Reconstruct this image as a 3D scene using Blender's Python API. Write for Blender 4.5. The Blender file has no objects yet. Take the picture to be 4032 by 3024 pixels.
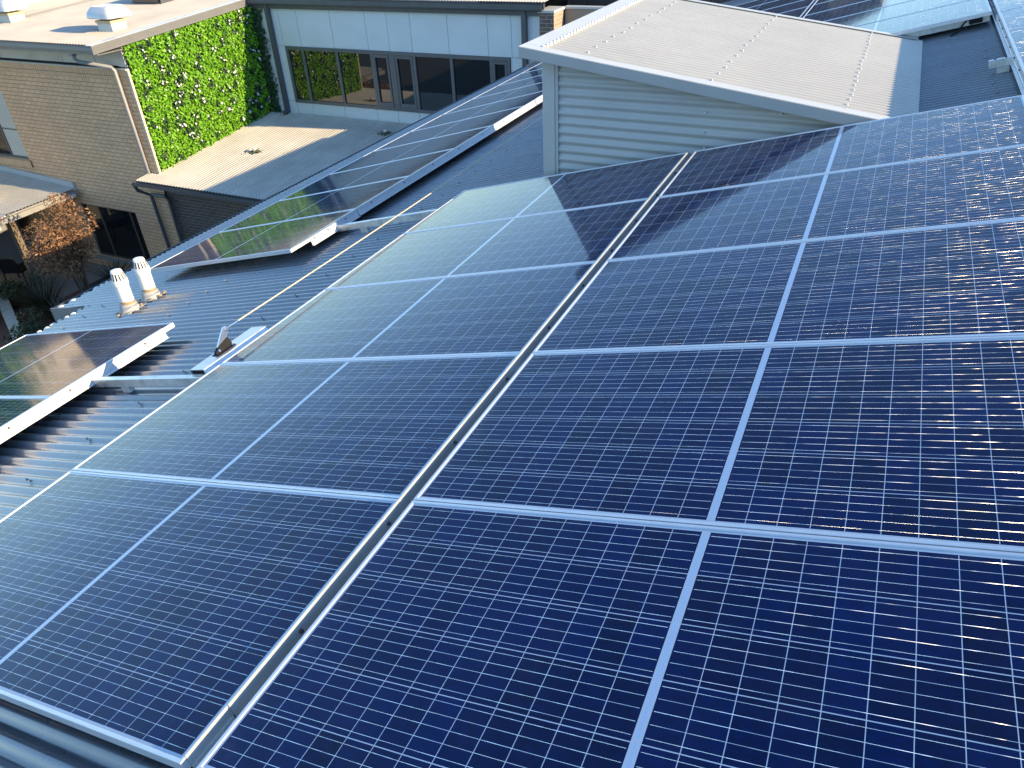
import bpy, bmesh, math, random
from mathutils import Matrix, Vector
random.seed(7)
S = bpy.context.scene
col = S.collection
PI = math.pi

# ------------------------------------------------------------------ camera
cd = bpy.data.cameras.new('camera')
cam = bpy.data.objects.new('camera', cd); col.objects.link(cam)
CR = (0.905768, 0.421906, -0.039748)
CU = (-0.210067, 0.528475, 0.822548)
CB = (0.368043, -0.736688, 0.567305)
CC = (1.158769, -0.492364, 1.751990)
cam.matrix_world = Matrix(((CR[0], CU[0], CB[0], CC[0]), (CR[1], CU[1], CB[1], CC[1]),
                           (CR[2], CU[2], CB[2], CC[2]), (0, 0, 0, 1)))
cd.sensor_width = 36.0; cd.lens = 25.8433
cd.clip_start = 0.05; cd.clip_end = 3000
S.camera = cam

# ------------------------------------------------------------------ sky, sun, exposure
SUN = Vector((2.85, 0.34, 1.0)).normalized()
w = bpy.data.worlds.new('World'); S.world = w; w.use_nodes = True
nt = w.node_tree
sky = nt.nodes.new('ShaderNodeTexSky'); sky.sky_type = 'NISHITA'; sky.sun_disc = False
sky.sun_elevation = math.asin(SUN.z); sky.sun_rotation = math.atan2(SUN.x, SUN.y)
sky.air_density = 1.0; sky.dust_density = 0.1; sky.ozone_density = 1.6; sky.altitude = 50
tint = nt.nodes.new('ShaderNodeMix'); tint.data_type = 'RGBA'; tint.blend_type = 'MULTIPLY'; tint.inputs[0].default_value = 1.0
tint.inputs[7].default_value = (0.84, 1.0, 1.13, 1)          # daylight white balance: open shade stays blue
nt.links.new(sky.outputs['Color'], tint.inputs[6]); nt.links.new(tint.outputs[2], nt.nodes['Background'].inputs['Color'])
nt.nodes['Background'].inputs['Strength'].default_value = 0.13
sl = bpy.data.lights.new('sun', 'SUN'); sl.energy = 3.7; sl.angle = math.radians(0.5); sl.color = (1.0, 0.78, 0.48)
so = bpy.data.objects.new('sun', sl); col.objects.link(so)
so.rotation_euler = SUN.to_track_quat('Z', 'Y').to_euler()
so.location = SUN * 40
S.view_settings.view_transform = 'Standard'; S.view_settings.look = 'None'
S.view_settings.exposure = 1.5; S.view_settings.gamma = 1.0
try:
    S.cycles.max_bounces = 8; S.cycles.glossy_bounces = 5; S.cycles.sample_clamp_indirect = 6
except Exception: pass

# ------------------------------------------------------------------ helpers
TH = math.radians(15.0); CT, ST = math.cos(TH), math.sin(TH)
def pw(x, y, z=0.0):                       # roof-plane coordinates -> world
    return (x*CT - z*ST, y, x*ST + z*CT)
PANELROT = Matrix(((CT, 0, -ST, 0), (0, 1, 0, 0), (ST, 0, CT, 0), (0, 0, 0, 1)))

class MB:
    def __init__(s): s.v = []; s.f = []; s.sm = False
    def quad(s, a, b, c, d):
        n = len(s.v); s.v += [a, b, c, d]; s.f.append((n, n+1, n+2, n+3)); return s
    def poly(s, pts):
        n = len(s.v); s.v += list(pts); s.f.append(tuple(range(n, n+len(pts)))); return s
    def hexa(s, p):                        # 8 points: bottom ring 0-3, top ring 4-7
        n = len(s.v); s.v += list(p)
        for q in ((3,2,1,0),(4,5,6,7),(0,1,5,4),(1,2,6,5),(2,3,7,6),(3,0,4,7)):
            s.f.append(tuple(n+i for i in q))
        return s
    def box(s, x0, x1, y0, y1, z0, z1, t=None):
        p = [(x0,y0,z0),(x1,y0,z0),(x1,y1,z0),(x0,y1,z0),(x0,y0,z1),(x1,y0,z1),(x1,y1,z1),(x0,y1,z1)]
        if t: p = [t(*q) for q in p]
        return s.hexa(p)
    def bbox(s, x0, x1, y0, y1, z0, z1, b=0.004, t=None):   # box with chamfered edges
        pts = []
        bm = bmesh.new()
        r = bmesh.ops.create_cube(bm, size=1.0)
        for v in bm.verts:
            v.co = Vector(((x0+x1)/2 + v.co.x*(x1-x0), (y0+y1)/2 + v.co.y*(y1-y0), (z0+z1)/2 + v.co.z*(z1-z0)))
        bmesh.ops.bevel(bm, geom=list(bm.edges), offset=b, segments=1, affect='EDGES')
        bm.verts.index_update(); n = len(s.v)
        s.v += [t(*v.co) if t else tuple(v.co) for v in bm.verts]
        for f in bm.faces: s.f.append(tuple(n+v.index for v in f.verts))
        bm.free(); return s
    def prism(s, prof, p0, p1, u, v):      # 2-D profile swept from p0 to p1 with axes u, v
        p0, p1, u, v = Vector(p0), Vector(p1), Vector(u), Vector(v); n = len(s.v); k = len(prof)
        for p in (p0, p1):
            for a, b in prof: s.v.append(tuple(p + u*a + v*b))
        for i in range(k):
            j = (i+1) % k; s.f.append((n+i, n+j, n+k+j, n+k+i))
        s.f.append(tuple(n+i for i in range(k))[::-1]); s.f.append(tuple(n+k+i for i in range(k)))
        return s
    def tube(s, pts, r, n=8, cap=True):
        pts = [Vector(p) for p in pts]; base = len(s.v); m = len(pts)
        rr = r if isinstance(r, (list, tuple)) else [r]*m
        for i, p in enumerate(pts):
            d = (pts[min(i+1, m-1)] - pts[max(i-1, 0)]).normalized()
            a = d.cross(Vector((0, 0, 1)))
            if a.length < 1e-3: a = d.cross(Vector((1, 0, 0)))
            a.normalize(); b = d.cross(a)
            for k in range(n):
                t = 2*PI*k/n; s.v.append(tuple(p + (a*math.cos(t) + b*math.sin(t))*rr[i]))
        for i in range(m-1):
            for k in range(n):
                k2 = (k+1) % n
                s.f.append((base+i*n+k, base+i*n+k2, base+(i+1)*n+k2, base+(i+1)*n+k))
        if cap:
            s.f.append(tuple(base+k for k in range(n))[::-1]); s.f.append(tuple(base+(m-1)*n+k for k in range(n)))
        return s
    def lathe(s, prof, o, ax=(0, 0, 1), n=20):   # prof: (radius, height)
        o, ax = Vector(o), Vector(ax).normalized()
        a = ax.orthogonal().normalized(); b = ax.cross(a); base = len(s.v); m = len(prof)
        for r, h in prof:
            for k in range(n):
                t = 2*PI*k/n; s.v.append(tuple(o + ax*h + (a*math.cos(t) + b*math.sin(t))*max(r, 1e-4)))
        for i in range(m-1):
            for k in range(n):
                k2 = (k+1) % n
                s.f.append((base+i*n+k, base+i*n+k2, base+(i+1)*n+k2, base+(i+1)*n+k))
        s.f.append(tuple(base+k for k in range(n))[::-1]); s.f.append(tuple(base+(m-1)*n+k for k in range(n)))
        return s
    def corr(s, o, along, across, nrm, length, width, pitch=0.076, amp=0.0085, seg=8, phase=0.0, a0=None, a1=None):
        # corrugated sheet: ribs run 'along', waves repeat 'across'; a0/a1 give start/end of a rib at distance d across
        o, al, ac, nr = Vector(o), Vector(along), Vector(across), Vector(nrm)
        st = int(round(width/pitch*seg)); base = len(s.v)
        for i in range(st+1):
            d = width*i/st; h = amp*math.cos(2*PI*d/pitch + phase)
            l0 = a0(d) if a0 else 0.0; l1 = a1(d) if a1 else length
            s.v.append(tuple(o + ac*d + nr*h + al*l0)); s.v.append(tuple(o + ac*d + nr*h + al*l1))
        for i in range(st):
            s.f.append((base+2*i, base+2*i+1, base+2*i+3, base+2*i+2))
        return s
    def leaf(s, p, nrm, size, asp=0.5, fold=0.0):
        p, nrm = Vector(p), Vector(nrm).normalized()
        a = nrm.orthogonal().normalized(); a.rotate(Matrix.Rotation(random.uniform(0, 2*PI), 3, nrm)); b = nrm.cross(a)
        n = len(s.v); h = nrm*(size*fold)
        s.v += [tuple(p - a*size*.5), tuple(p + b*size*asp*.5 + h), tuple(p + a*size*.5), tuple(p - b*size*asp*.5 + h)]
        s.f.append((n, n+1, n+2)); s.f.append((n, n+2, n+3)); return s
    def build(s, name, mat, root=None, local=False, smooth=False):
        me = bpy.data.meshes.new(name)
        vs = s.v
        if root is not None and not local:
            inv = INV[root.name]; vs = [tuple(inv @ Vector(p)) for p in s.v]
        me.from_pydata(vs, [], s.f); me.materials.append(mat)
        if not isinstance(mat, bpy.types.Material): raise TypeError
        bm = bmesh.new(); bm.from_mesh(me)
        if not getattr(s, 'noflip', False): bmesh.ops.recalc_face_normals(bm, faces=bm.faces)
        bm.to_mesh(me); bm.free()
        if smooth:
            for p in me.polygons: p.use_smooth = True
            try: me.set_sharp_from_angle(angle=math.radians(38))
            except Exception: pass
        o = bpy.data.objects.new(name, me); col.objects.link(o)
        if root is not None: o.parent = root; INV[o.name] = INV[root.name]
        else: INV[o.name] = Matrix.Identity(4)
        return o
INV = {}
def tag(o, label, cat, group=None, kind=None):
    if label: o['label'] = label
    if cat: o['category'] = cat
    if group: o['group'] = group
    if kind: o['kind'] = kind
    return o
def thing(name, label, cat, loc=(0, 0, 0), group=None, rot=None):
    o = bpy.data.objects.new(name, None); col.objects.link(o); o.empty_display_size = .1
    m = Matrix.Translation(loc) @ (rot if rot is not None else Matrix.Identity(4))
    o.matrix_world = m; INV[o.name] = m.inverted()
    return tag(o, label, cat, group)
def copy_tree(o, parent=None):
    c = o.copy(); col.objects.link(c)
    if parent: c.parent = parent
    INV[c.name] = INV[o.name]
    for ch in list(o.children): copy_tree(ch, c)
    return c
def place(o, loc, rot=None):
    m = Matrix.Translation(loc) @ (rot if rot is not None else Matrix.Identity(4))
    o.matrix_world = m; INV[o.name] = m.inverted(); return o

# ------------------------------------------------------------------ materials
class NT:
    def __init__(s, name):
        s.m = bpy.data.materials.new(name); s.m.use_nodes = True; s.t = s.m.node_tree
        s.b = s.t.nodes['Principled BSDF']
    def n(s, typ, **kw):
        x = s.t.nodes.new(typ)
        for k, v in kw.items(): setattr(x, k, v)
        return x
    def l(s, a, b): s.t.links.new(a, b)
    def setin(s, sock, v):
        if isinstance(v, bpy.types.NodeSocket): s.l(v, sock)
        else: sock.default_value = v
    def m_(s, op, a, b=None, c=None):
        x = s.n('ShaderNodeMath', operation=op)
        for i, v in enumerate((a, b, c)):
            if v is not None: s.setin(x.inputs[i], v)
        return x.outputs[0]
    def mix(s, f, a, b):
        x = s.n('ShaderNodeMix', data_type='RGBA')
        s.setin(x.inputs[0], f); s.setin(x.inputs[6], a); s.setin(x.inputs[7], b); return x.outputs[2]
    def mixf(s, f, a, b):
        x = s.n('ShaderNodeMix', data_type='FLOAT')
        s.setin(x.inputs[0], f); s.setin(x.inputs[2], a); s.setin(x.inputs[3], b); return x.outputs[0]
    def noise(s, vec, scale, detail=3.0, rough=.55):
        x = s.n('ShaderNodeTexNoise'); s.l(vec, x.inputs['Vector']); x.inputs['Scale'].default_value = scale
        x.inputs['Detail'].default_value = detail; x.inputs['Roughness'].default_value = rough; return x.outputs['Fac']
    def obj(s): return s.n('ShaderNodeTexCoord').outputs['Object']
    def map(s, vec, scale=(1, 1, 1), rot=(0, 0, 0)):
        x = s.n('ShaderNodeMapping'); s.l(vec, x.inputs['Vector']); x.inputs['Scale'].default_value = scale
        x.inputs['Rotation'].default_value = rot; return x.outputs[0]
    def bump(s, h, dist=.002, strength=1.0):
        x = s.n('ShaderNodeBump'); s.l(h, x.inputs['Height']); x.inputs['Distance'].default_value = dist
        x.inputs['Strength'].default_value = strength; return x.outputs[0]
    def ramp(s, f, lo, hi):
        x = s.n('ShaderNodeMapRange'); s.l(f, x.inputs[0]); x.inputs[1].default_value = lo; x.inputs[2].default_value = hi
        return x.outputs[0]
def c4(c, k=1.0): return (c[0]*k, c[1]*k, c[2]*k, 1.0)
def mat(name, c, rough=.5, metal=0.0, var=.12, scale=6.0, bump=0.0, bscale=60.0, coat=0.0, spec=.5, stretch=(1, 1, 1), rvar=0.0, dirt=0.0, dscale=1.5, trough_shade=None):
    M_ = NT(name); o = M_.map(M_.obj(), stretch)
    f = M_.noise(o, scale, 5.0)
    cc = M_.mix(M_.ramp(f, .3, .7), c4(c, 1-var), c4(c, 1+var))
    if dirt:
        d = M_.noise(o, dscale, 6.0, .65)
        cc = M_.mix(M_.m_('MULTIPLY', M_.ramp(d, .48, .72), dirt), cc, c4((.16, .13, .10)))
    if trough_shade:                             # rib shading painted in: colour darkened in the valleys between ribs
        ax_, off, pit, ph_, k_ = trough_shade
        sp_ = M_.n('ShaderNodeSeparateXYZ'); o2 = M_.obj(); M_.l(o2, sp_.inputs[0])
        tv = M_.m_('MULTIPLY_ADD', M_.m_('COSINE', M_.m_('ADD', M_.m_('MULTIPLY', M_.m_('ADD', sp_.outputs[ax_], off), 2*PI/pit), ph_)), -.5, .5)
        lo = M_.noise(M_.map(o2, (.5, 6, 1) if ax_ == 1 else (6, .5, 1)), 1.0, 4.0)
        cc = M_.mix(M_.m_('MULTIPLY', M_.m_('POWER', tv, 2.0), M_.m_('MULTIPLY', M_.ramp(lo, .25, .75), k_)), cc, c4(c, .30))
    M_.l(cc, M_.b.inputs['Base Color'])
    if rvar: M_.l(M_.mixf(M_.ramp(f, .3, .7), rough-rvar, rough+rvar), M_.b.inputs['Roughness'])
    else: M_.b.inputs['Roughness'].default_value = rough
    M_.b.inputs['Metallic'].default_value = metal
    M_.b.inputs['Specular IOR Level'].default_value = spec
    M_.b.inputs['Coat Weight'].default_value = coat
    if bump: M_.l(M_.bump(M_.noise(o, bscale, 4.0), bump), M_.b.inputs['Normal'])
    return M_.m

PL, PWD, PITCH = 2.04, 1.0150, 1.02          # panel length, width, row pitch
def solar_material(name, dust=0.03, rough=.06):
    M_ = NT(name); sep = M_.n('ShaderNodeSeparateXYZ'); ob = M_.obj(); M_.l(ob, sep.inputs[0])
    x, y = sep.outputs[0], sep.outputs[1]
    info = M_.n('ShaderNodeObjectInfo'); rnd = info.outputs['Random']
    pu, pv, h0, y0 = .0825, .1625, .011, .0200
    xm = M_.m_('SUBTRACT', x, PL/2); ax = M_.m_('ABSOLUTE', xm); sg = M_.m_('SIGN', xm)
    t = M_.m_('DIVIDE', M_.m_('SUBTRACT', ax, h0), pu)
    s = M_.m_('DIVIDE', M_.m_('SUBTRACT', y, y0), pv)
    fx, fy = M_.m_('FRACT', t), M_.m_('FRACT', s)
    def inside(v, lo, hi): return M_.m_('MULTIPLY', M_.m_('GREATER_THAN', v, lo), M_.m_('LESS_THAN', v, hi))
    ins = M_.m_('MULTIPLY', inside(t, 0.0, 12.0), inside(s, 0.0, 6.0))
    cx = M_.m_('LESS_THAN', M_.m_('ABSOLUTE', M_.m_('SUBTRACT', fx, .5)), .5-.00095/pu)
    cy = M_.m_('LESS_THAN', M_.m_('ABSOLUTE', M_.m_('SUBTRACT', fy, .5)), .5-.0013/pv)
    cell = M_.m_('MULTIPLY', ins, M_.m_('MULTIPLY', cx, cy))
    bi = M_.m_('MULTIPLY', s, 5.0); fb = M_.m_('FRACT', bi)
    off = M_.m_('MULTIPLY', M_.m_('SUBTRACT', fb, .5), pv/5)
    bus = M_.m_('MULTIPLY', M_.m_('LESS_THAN', M_.m_('ABSOLUTE', off), .00052),
                M_.m_('MULTIPLY', inside(t, .06, 11.94), inside(s, 0.0, 6.0)))
    tie = M_.m_('MULTIPLY', M_.m_('LESS_THAN', ax, .0042), inside(s, .1, 5.9))
    tie = M_.m_('MULTIPLY', tie, M_.m_('GREATER_THAN', M_.m_('ABSOLUTE', M_.m_('SUBTRACT', M_.m_('FRACT', M_.m_('DIVIDE', s, 2.0)), .0)), .03))
    # colour of each cell: polycrystalline flakes and a little cell-to-cell difference
    cid = M_.n('ShaderNodeCombineXYZ')
    M_.l(M_.m_('MULTIPLY', M_.m_('FLOOR', t), sg), cid.inputs[0]); M_.l(M_.m_('FLOOR', s), cid.inputs[1]); M_.l(M_.m_('MULTIPLY', rnd, 37.0), cid.inputs[2])
    wn = M_.n('ShaderNodeTexWhiteNoise'); M_.l(cid.outputs[0], wn.inputs['Vector'])
    vor = M_.n('ShaderNodeTexVoronoi'); M_.l(M_.map(ob, (1, 1.6, 1)), vor.inputs['Vector']); vor.inputs['Scale'].default_value = 45.0
    fl = M_.m_('ADD', M_.m_('MULTIPLY', wn.outputs['Value'], .55), M_.m_('MULTIPLY', M_.n('ShaderNodeRGBToBW').outputs[0], 0.0))
    bw = M_.n('ShaderNodeRGBToBW'); M_.l(vor.outputs['Color'], bw.inputs[0])
    fl = M_.m_('ADD', fl, M_.m_('MULTIPLY', bw.outputs[0], .45))
    ccol = M_.mix(fl, (.0002, .0042, .027, 1), (.0004, .0105, .080, 1))
    white = (.40, .48, .58, 1)
    base = M_.mix(cell, white, ccol)
    base = M_.mix(tie, base, (.45, .55, .70, 1))
    base = M_.mix(bus, base, (.72, .75, .80, 1))
    # dust and dried water marks lying on the glass
    dn = M_.noise(ob, 3.2, 7.0, .68)
    dn2 = M_.noise(M_.map(ob, (1, 1, 1)), 14.0, 6.0, .7)
    edge = M_.m_('MAXIMUM', M_.ramp(x, .10, .012), M_.m_('MULTIPLY', M_.ramp(y, PWD-.05, PWD-.012), .7))
    ed2 = M_.m_('MULTIPLY', M_.m_('MULTIPLY', edge, M_.ramp(dn2, .42, .70)), M_.m_('MULTIPLY', M_.ramp(rnd, .2, 1.0), .30))
    df = M_.m_('ADD', M_.m_('MULTIPLY', M_.ramp(dn, .40, .85), dust), ed2)
    base = M_.mix(df, base, (.42, .40, .36, 1))
    M_.l(base, M_.b.inputs['Base Color'])
    met = M_.m_('MAXIMUM', M_.m_('MULTIPLY', tie, .6), M_.m_('MULTIPLY', bus, .85))
    M_.l(met, M_.b.inputs['Metallic'])
    M_.l(M_.mixf(bus, .55, .45), M_.b.inputs['Roughness'])
    # the soldered ribbons are kinked: every short length of wire leans its own way
    q = M_.n('ShaderNodeCombineXYZ')
    M_.l(M_.m_('MULTIPLY', x, 10.0), q.inputs[0]); M_.l(M_.m_('MULTIPLY', M_.m_('FLOOR', bi), 3.7), q.inputs[1]); M_.l(M_.m_('MULTIPLY', rnd, 91.0), q.inputs[2])
    nz = M_.n('ShaderNodeTexNoise'); M_.l(q.outputs[0], nz.inputs['Vector']); nz.inputs['Scale'].default_value = 1.0; nz.inputs['Detail'].default_value = 2.0
    sc = M_.n('ShaderNodeSeparateColor'); M_.l(nz.outputs['Color'], sc.inputs[0])
    # crease facets of the ribbon: halfway between the low light from the right and directions spread fore-and-aft
    ph = M_.m_('ADD', .48, M_.m_('MULTIPLY', M_.m_('SUBTRACT', sc.outputs[0], .5), 2.4))
    vx = M_.m_('ADD', GX, M_.m_('MULTIPLY', M_.m_('SUBTRACT', sc.outputs[1], .5), .19))
    nv = M_.n('ShaderNodeCombineXYZ'); M_.l(M_.m_('ADD', vx, .993), nv.inputs[0]); M_.l(M_.m_('SUBTRACT', .08, M_.m_('COSINE', ph)), nv.inputs[1]); M_.l(M_.m_('ADD', .076, M_.m_('SINE', ph)), nv.inputs[2])
    vt = M_.n('ShaderNodeVectorTransform', vector_type='NORMAL', convert_from='OBJECT', convert_to='WORLD'); M_.l(nv.outputs[0], vt.inputs[0])
    nm = M_.n('ShaderNodeVectorMath', operation='NORMALIZE'); M_.l(vt.outputs[0], nm.inputs[0])
    gl = M_.n('ShaderNodeBsdfAnisotropic'); gl.inputs['Color'].default_value = (.95, .93, .88, 1); gl.inputs['Roughness'].default_value = KINKR
    M_.l(nm.outputs[0], gl.inputs['Normal'])
    mk = M_.m_('MULTIPLY', bus, M_.m_('MULTIPLY', M_.ramp(sc.outputs[2], .38, .50), .85))
    msh = M_.n('ShaderNodeMixShader'); M_.l(mk, msh.inputs[0]); M_.l(M_.b.outputs[0], msh.inputs[1]); M_.l(gl.outputs[0], msh.inputs[2])
    M_.l(msh.outputs[0], M_.t.nodes['Material Output'].inputs['Surface'])
    M_.b.inputs['Specular IOR Level'].default_value = 0.0
    M_.b.inputs['Coat Weight'].default_value = 1.0; M_.b.inputs['Coat IOR'].default_value = 1.31
    M_.l(M_.mixf(M_.ramp(dn, .35, .8), rough*.8, rough*1.5), M_.b.inputs['Coat Roughness'])
    return M_.m
KINKR = .18; GX = -.192
glass_cells = solar_material('solar_glass', .016, .065)
alu = mat('anodised_aluminium', (.64, .66, .69), .40, .45, .05, 30, stretch=(.3, .3, 1), rvar=.06)
chan_m = mat('shaded_aluminium', (.46, .48, .48), .42, .35, .08, 25, stretch=(1, .2, 1), rvar=.06)  # darker aluminium copy: the gutter's shade painted into the channel colour
galv = mat('galvanised_steel', (.66, .68, .68), .42, .75, .16, 14, rvar=.1, dirt=.25, dscale=9)
roof_m = mat('main_roof_paint', (.155, .17, .19), .29, 0, .10, 3, coat=.35, spec=.6, dirt=.22, dscale=2.2, rvar=.07, trough_shade=(1, 8+4+.076*131, .076, .6, .6))
shedroof_m = mat('pale_roof_paint', (.54, .51, .445), .33, 0, .06, 2.5, spec=.5, dirt=.12, dscale=1.2, rvar=.06, trough_shade=(1, 6.8-5.22, .076, 0, .8))
shedwall_m = mat('pale_wall_paint', (.42, .43, .42), .42, 0, .05, 2.0, dirt=.06)
flash_m = mat('pale_flashing_paint', (.50, .50, .47), .40, 0, .05, 3.0, dirt=.08)
lean_m = mat('weathered_pale_roof', (.46, .42, .355), .55, 0, .10, 1.4, dirt=.22, dscale=.9)
gut_m = mat('dark_gutter_paint', (.075, .078, .085), .42, 0, .1, 4)
gut2_m = mat('grey_gutter_paint', (.26, .25, .235), .42, 0, .08, 4)
clad_m = mat('facade_sheet_paint', (.60, .63, .64), .55, 0, .04, 1.2, dirt=.06, dscale=.8)
cream_m = mat('cream_render', (.62, .55, .43), .75, 0, .06, 1.2, bump=.001)
band_m = mat('grey_band_cladding', (.56, .51, .44), .65, 0, .05, 1.2, dirt=.35, dscale=1.6)
pvc_m = mat('white_pvc', (.80, .79, .74), .36, 0, .04, 8, dirt=.10, dscale=7)
lead_m = mat('grey_rubber_flashing', (.36, .36, .35), .62, 0, .12, 16, bump=.002, bscale=40)
sealant_m = mat('brown_sealant', (.36, .24, .13), .6, 0, .3, 30, bump=.004, bscale=60)
rib_end_m = mat('white_rib_end', (.74, .71, .64), .8, 0, .12, 20, bump=.003)
black_m = mat('black_plastic', (.012, .012, .014), .7, 0, .2, 12, spec=.2)
dark_m = mat('dark_hole', (.012, .012, .012), .9, 0, .1, 5)
steel_m = mat('stainless_steel', (.75, .73, .70), .22, 1.0, .06, 20)
screw_m = mat('screw_grey', (.30, .31, .33), .4, .4, .2, 30)
rope_m = mat('wire_rope', (.62, .54, .40), .5, .3, .18, 160)
wht_m = mat('white_enamel', (.62, .61, .57), .38, 0, .04, 5)
ventcap_m = mat('vent_cap_plastic', (.46, .48, .50), .30, 0, .05, 4, coat=.3)
tim_m = mat('pale_timber', (.52, .41, .25), .7, 0, .12, 14, stretch=(1, 1, 5))
trim_m = mat('peach_corner_trim', (.66, .53, .38), .7, 0, .14, 6)
brown_m = mat('brown_cladding', (.085, .062, .052), .5, 0, .12, 1.5)
post_m = mat('brown_post', (.15, .11, .075), .7, 0, .15, 5)
leafg_m = None

def brick_mat(name, c1, c2, mortar, bw=.24, bh=.086, ms=.006, vertical=False, rough=.8, ax='XZ'):
    M_ = NT(name); o = M_.obj(); sp = M_.n('ShaderNodeSeparateXYZ'); M_.l(o, sp.inputs[0]); cb = M_.n('ShaderNodeCombineXYZ')
    a, b = (0, 2) if ax == 'XZ' else ((1, 2) if ax == 'YZ' else (0, 1))
    if vertical: a, b = b, a
    M_.l(sp.outputs[a], cb.inputs[0]); M_.l(sp.outputs[b], cb.inputs[1])
    t = M_.n('ShaderNodeTexBrick'); M_.l(cb.outputs[0], t.inputs['Vector'])
    t.inputs['Scale'].default_value = 1.0; t.inputs['Brick Width'].default_value = bw; t.inputs['Row Height'].default_value = bh
    t.inputs['Mortar Size'].default_value = ms; t.inputs['Mortar Smooth'].default_value = .3; t.inputs['Bias'].default_value = 0
    t.inputs['Color1'].default_value = c4(c1); t.inputs['Color2'].default_value = c4(c2); t.inputs['Mortar'].default_value = c4(mortar)
    if vertical: t.offset = 0.0
    f = M_.noise(o, 28.0, 4.0); g = M_.noise(o, 1.1, 4.0)
    k = M_.m_('ADD', M_.m_('MULTIPLY', f, .35), M_.m_('ADD', M_.m_('MULTIPLY', g, .3), .68))
    mx = M_.n('ShaderNodeMix', data_type='RGBA', blend_type='MULTIPLY'); mx.inputs[0].default_value = 1.0
    M_.l(t.outputs['Color'], mx.inputs[6]); cc = M_.n('ShaderNodeCombineColor')
    for i in range(3): M_.l(k, cc.inputs[i])
    M_.l(cc.outputs[0], mx.inputs[7]); M_.l(mx.outputs[2], M_.b.inputs['Base Color'])
    M_.b.inputs['Roughness'].default_value = rough
    M_.l(M_.bump(M_.m_('SUBTRACT', M_.m_('MULTIPLY', f, .25), t.outputs['Fac']), .006), M_.b.inputs['Normal'])
    return M_.m
brick_m = brick_mat('tan_brick', (.72, .44, .25), (.62, .38, .215), (.27, .17, .10), bw=.225, bh=.102)
soldier_m = brick_mat('tan_soldier_brick', (.70, .43, .245), (.62, .38, .215), (.24, .15, .095), bw=.25, bh=.086, vertical=True)
darkbrick_m = brick_mat('dark_brick', (.10, .075, .060), (.075, .055, .045), (.22, .20, .17), ms=.008)
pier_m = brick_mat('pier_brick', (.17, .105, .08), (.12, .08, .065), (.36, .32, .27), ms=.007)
pier2_m = brick_mat('pier_brick_sunlit', (.40, .25, .17), (.32, .19, .14), (.48, .42, .34), ms=.008, ax='YZ')  # lighter copy of the pier brick: sunlight painted into this side's colour
paving_m = brick_mat('red_paving', (.20, .085, .055), (.15, .065, .045), (.09, .07, .055), bw=.23, bh=.115, ax='XY')
edging_m = brick_mat('edging_block', (.50, .45, .37), (.44, .40, .33), (.22, .2, .17), bw=.3, bh=.2)

def glass_mat(name, c=(.008, .010, .012), rough=.015, ior=1.9, var=0):
    M_ = NT(name); M_.b.inputs['Base Color'].default_value = c4(c); M_.b.inputs['Roughness'].default_value = rough
    M_.b.inputs['IOR'].default_value = ior
    o = M_.obj(); M_.l(M_.bump(M_.noise(o, .9, 2.0), .0025, .5), M_.b.inputs['Normal'])
    return M_.m
win_m = glass_mat('window_glass')
winlow_m = glass_mat('shop_glass', ior=1.55)

def leaf_mat(name, a, b, rough=.45, scale=9.0, trans=.25):
    M_ = NT(name); geo = M_.n('ShaderNodeNewGeometry')
    f = M_.m_('ADD', M_.m_('MULTIPLY', geo.outputs['Random Per Island'], .7), M_.m_('MULTIPLY', M_.noise(M_.obj(), scale, 3.0), .3))
    cc = M_.mix(f, c4(a), c4(b)); M_.l(cc, M_.b.inputs['Base Color']); M_.b.inputs['Roughness'].default_value = rough
    tr = M_.n('ShaderNodeBsdfTranslucent'); M_.l(cc, tr.inputs['Color']); ms = M_.n('ShaderNodeMixShader'); ms.inputs[0].default_value = trans
    M_.l(M_.b.outputs[0], ms.inputs[1]); M_.l(tr.outputs[0], ms.inputs[2])
    M_.l(ms.outputs[0], M_.t.nodes['Material Output'].inputs['Surface'])
    return M_.m
ivy_m = leaf_mat('plastic_ivy_leaf', (.085, .27, .006), (.25, .52, .018))
ivyd_m = leaf_mat('dark_ivy_leaf', (.02, .055, .018), (.05, .12, .03))
red_m = leaf_mat('copper_leaf', (.17, .085, .04), (.36, .20, .10))
flax_m = leaf_mat('flax_leaf', (.030, .030, .018), (.07, .07, .035), scale=3)
bush_m = leaf_mat('dark_bush_leaf', (.03, .05, .018), (.08, .11, .04))
lawn_m = leaf_mat('grass_blade', (.03, .10, .015), (.07, .19, .03))

# ------------------------------------------------------------------ setting: ground
def sheet(name, pts, m, **kw):
    o = MB().poly(pts).build(name, m); return tag(o, None, None, kind='structure')
GZ = -7.3
ground_m = mat('dark_soil', (.050, .050, .048), .9, 0, .25, 1.2, bump=.02, bscale=4)
patio_m = mat('patio_concrete', (.24, .22, .19), .8, 0, .10, 1.5, bump=.002, dirt=.2)
sheet('ground', [(-260, -220, GZ), (220, -220, GZ), (220, 320, GZ), (-260, 320, GZ)], ground_m)
sheet('courtyard_paving', [(-24, 5, GZ+.004), (-15.6, 5, GZ+.004), (-15.6, 11.0, GZ+.004), (-24, 11.0, GZ+.004)], paving_m)
sheet('patio', [(-24, 9.95, GZ+.008), (-18.0, 9.95, GZ+.008), (-18.0, 12.38, GZ+.008), (-24, 12.38, GZ+.008)], patio_m)

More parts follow.
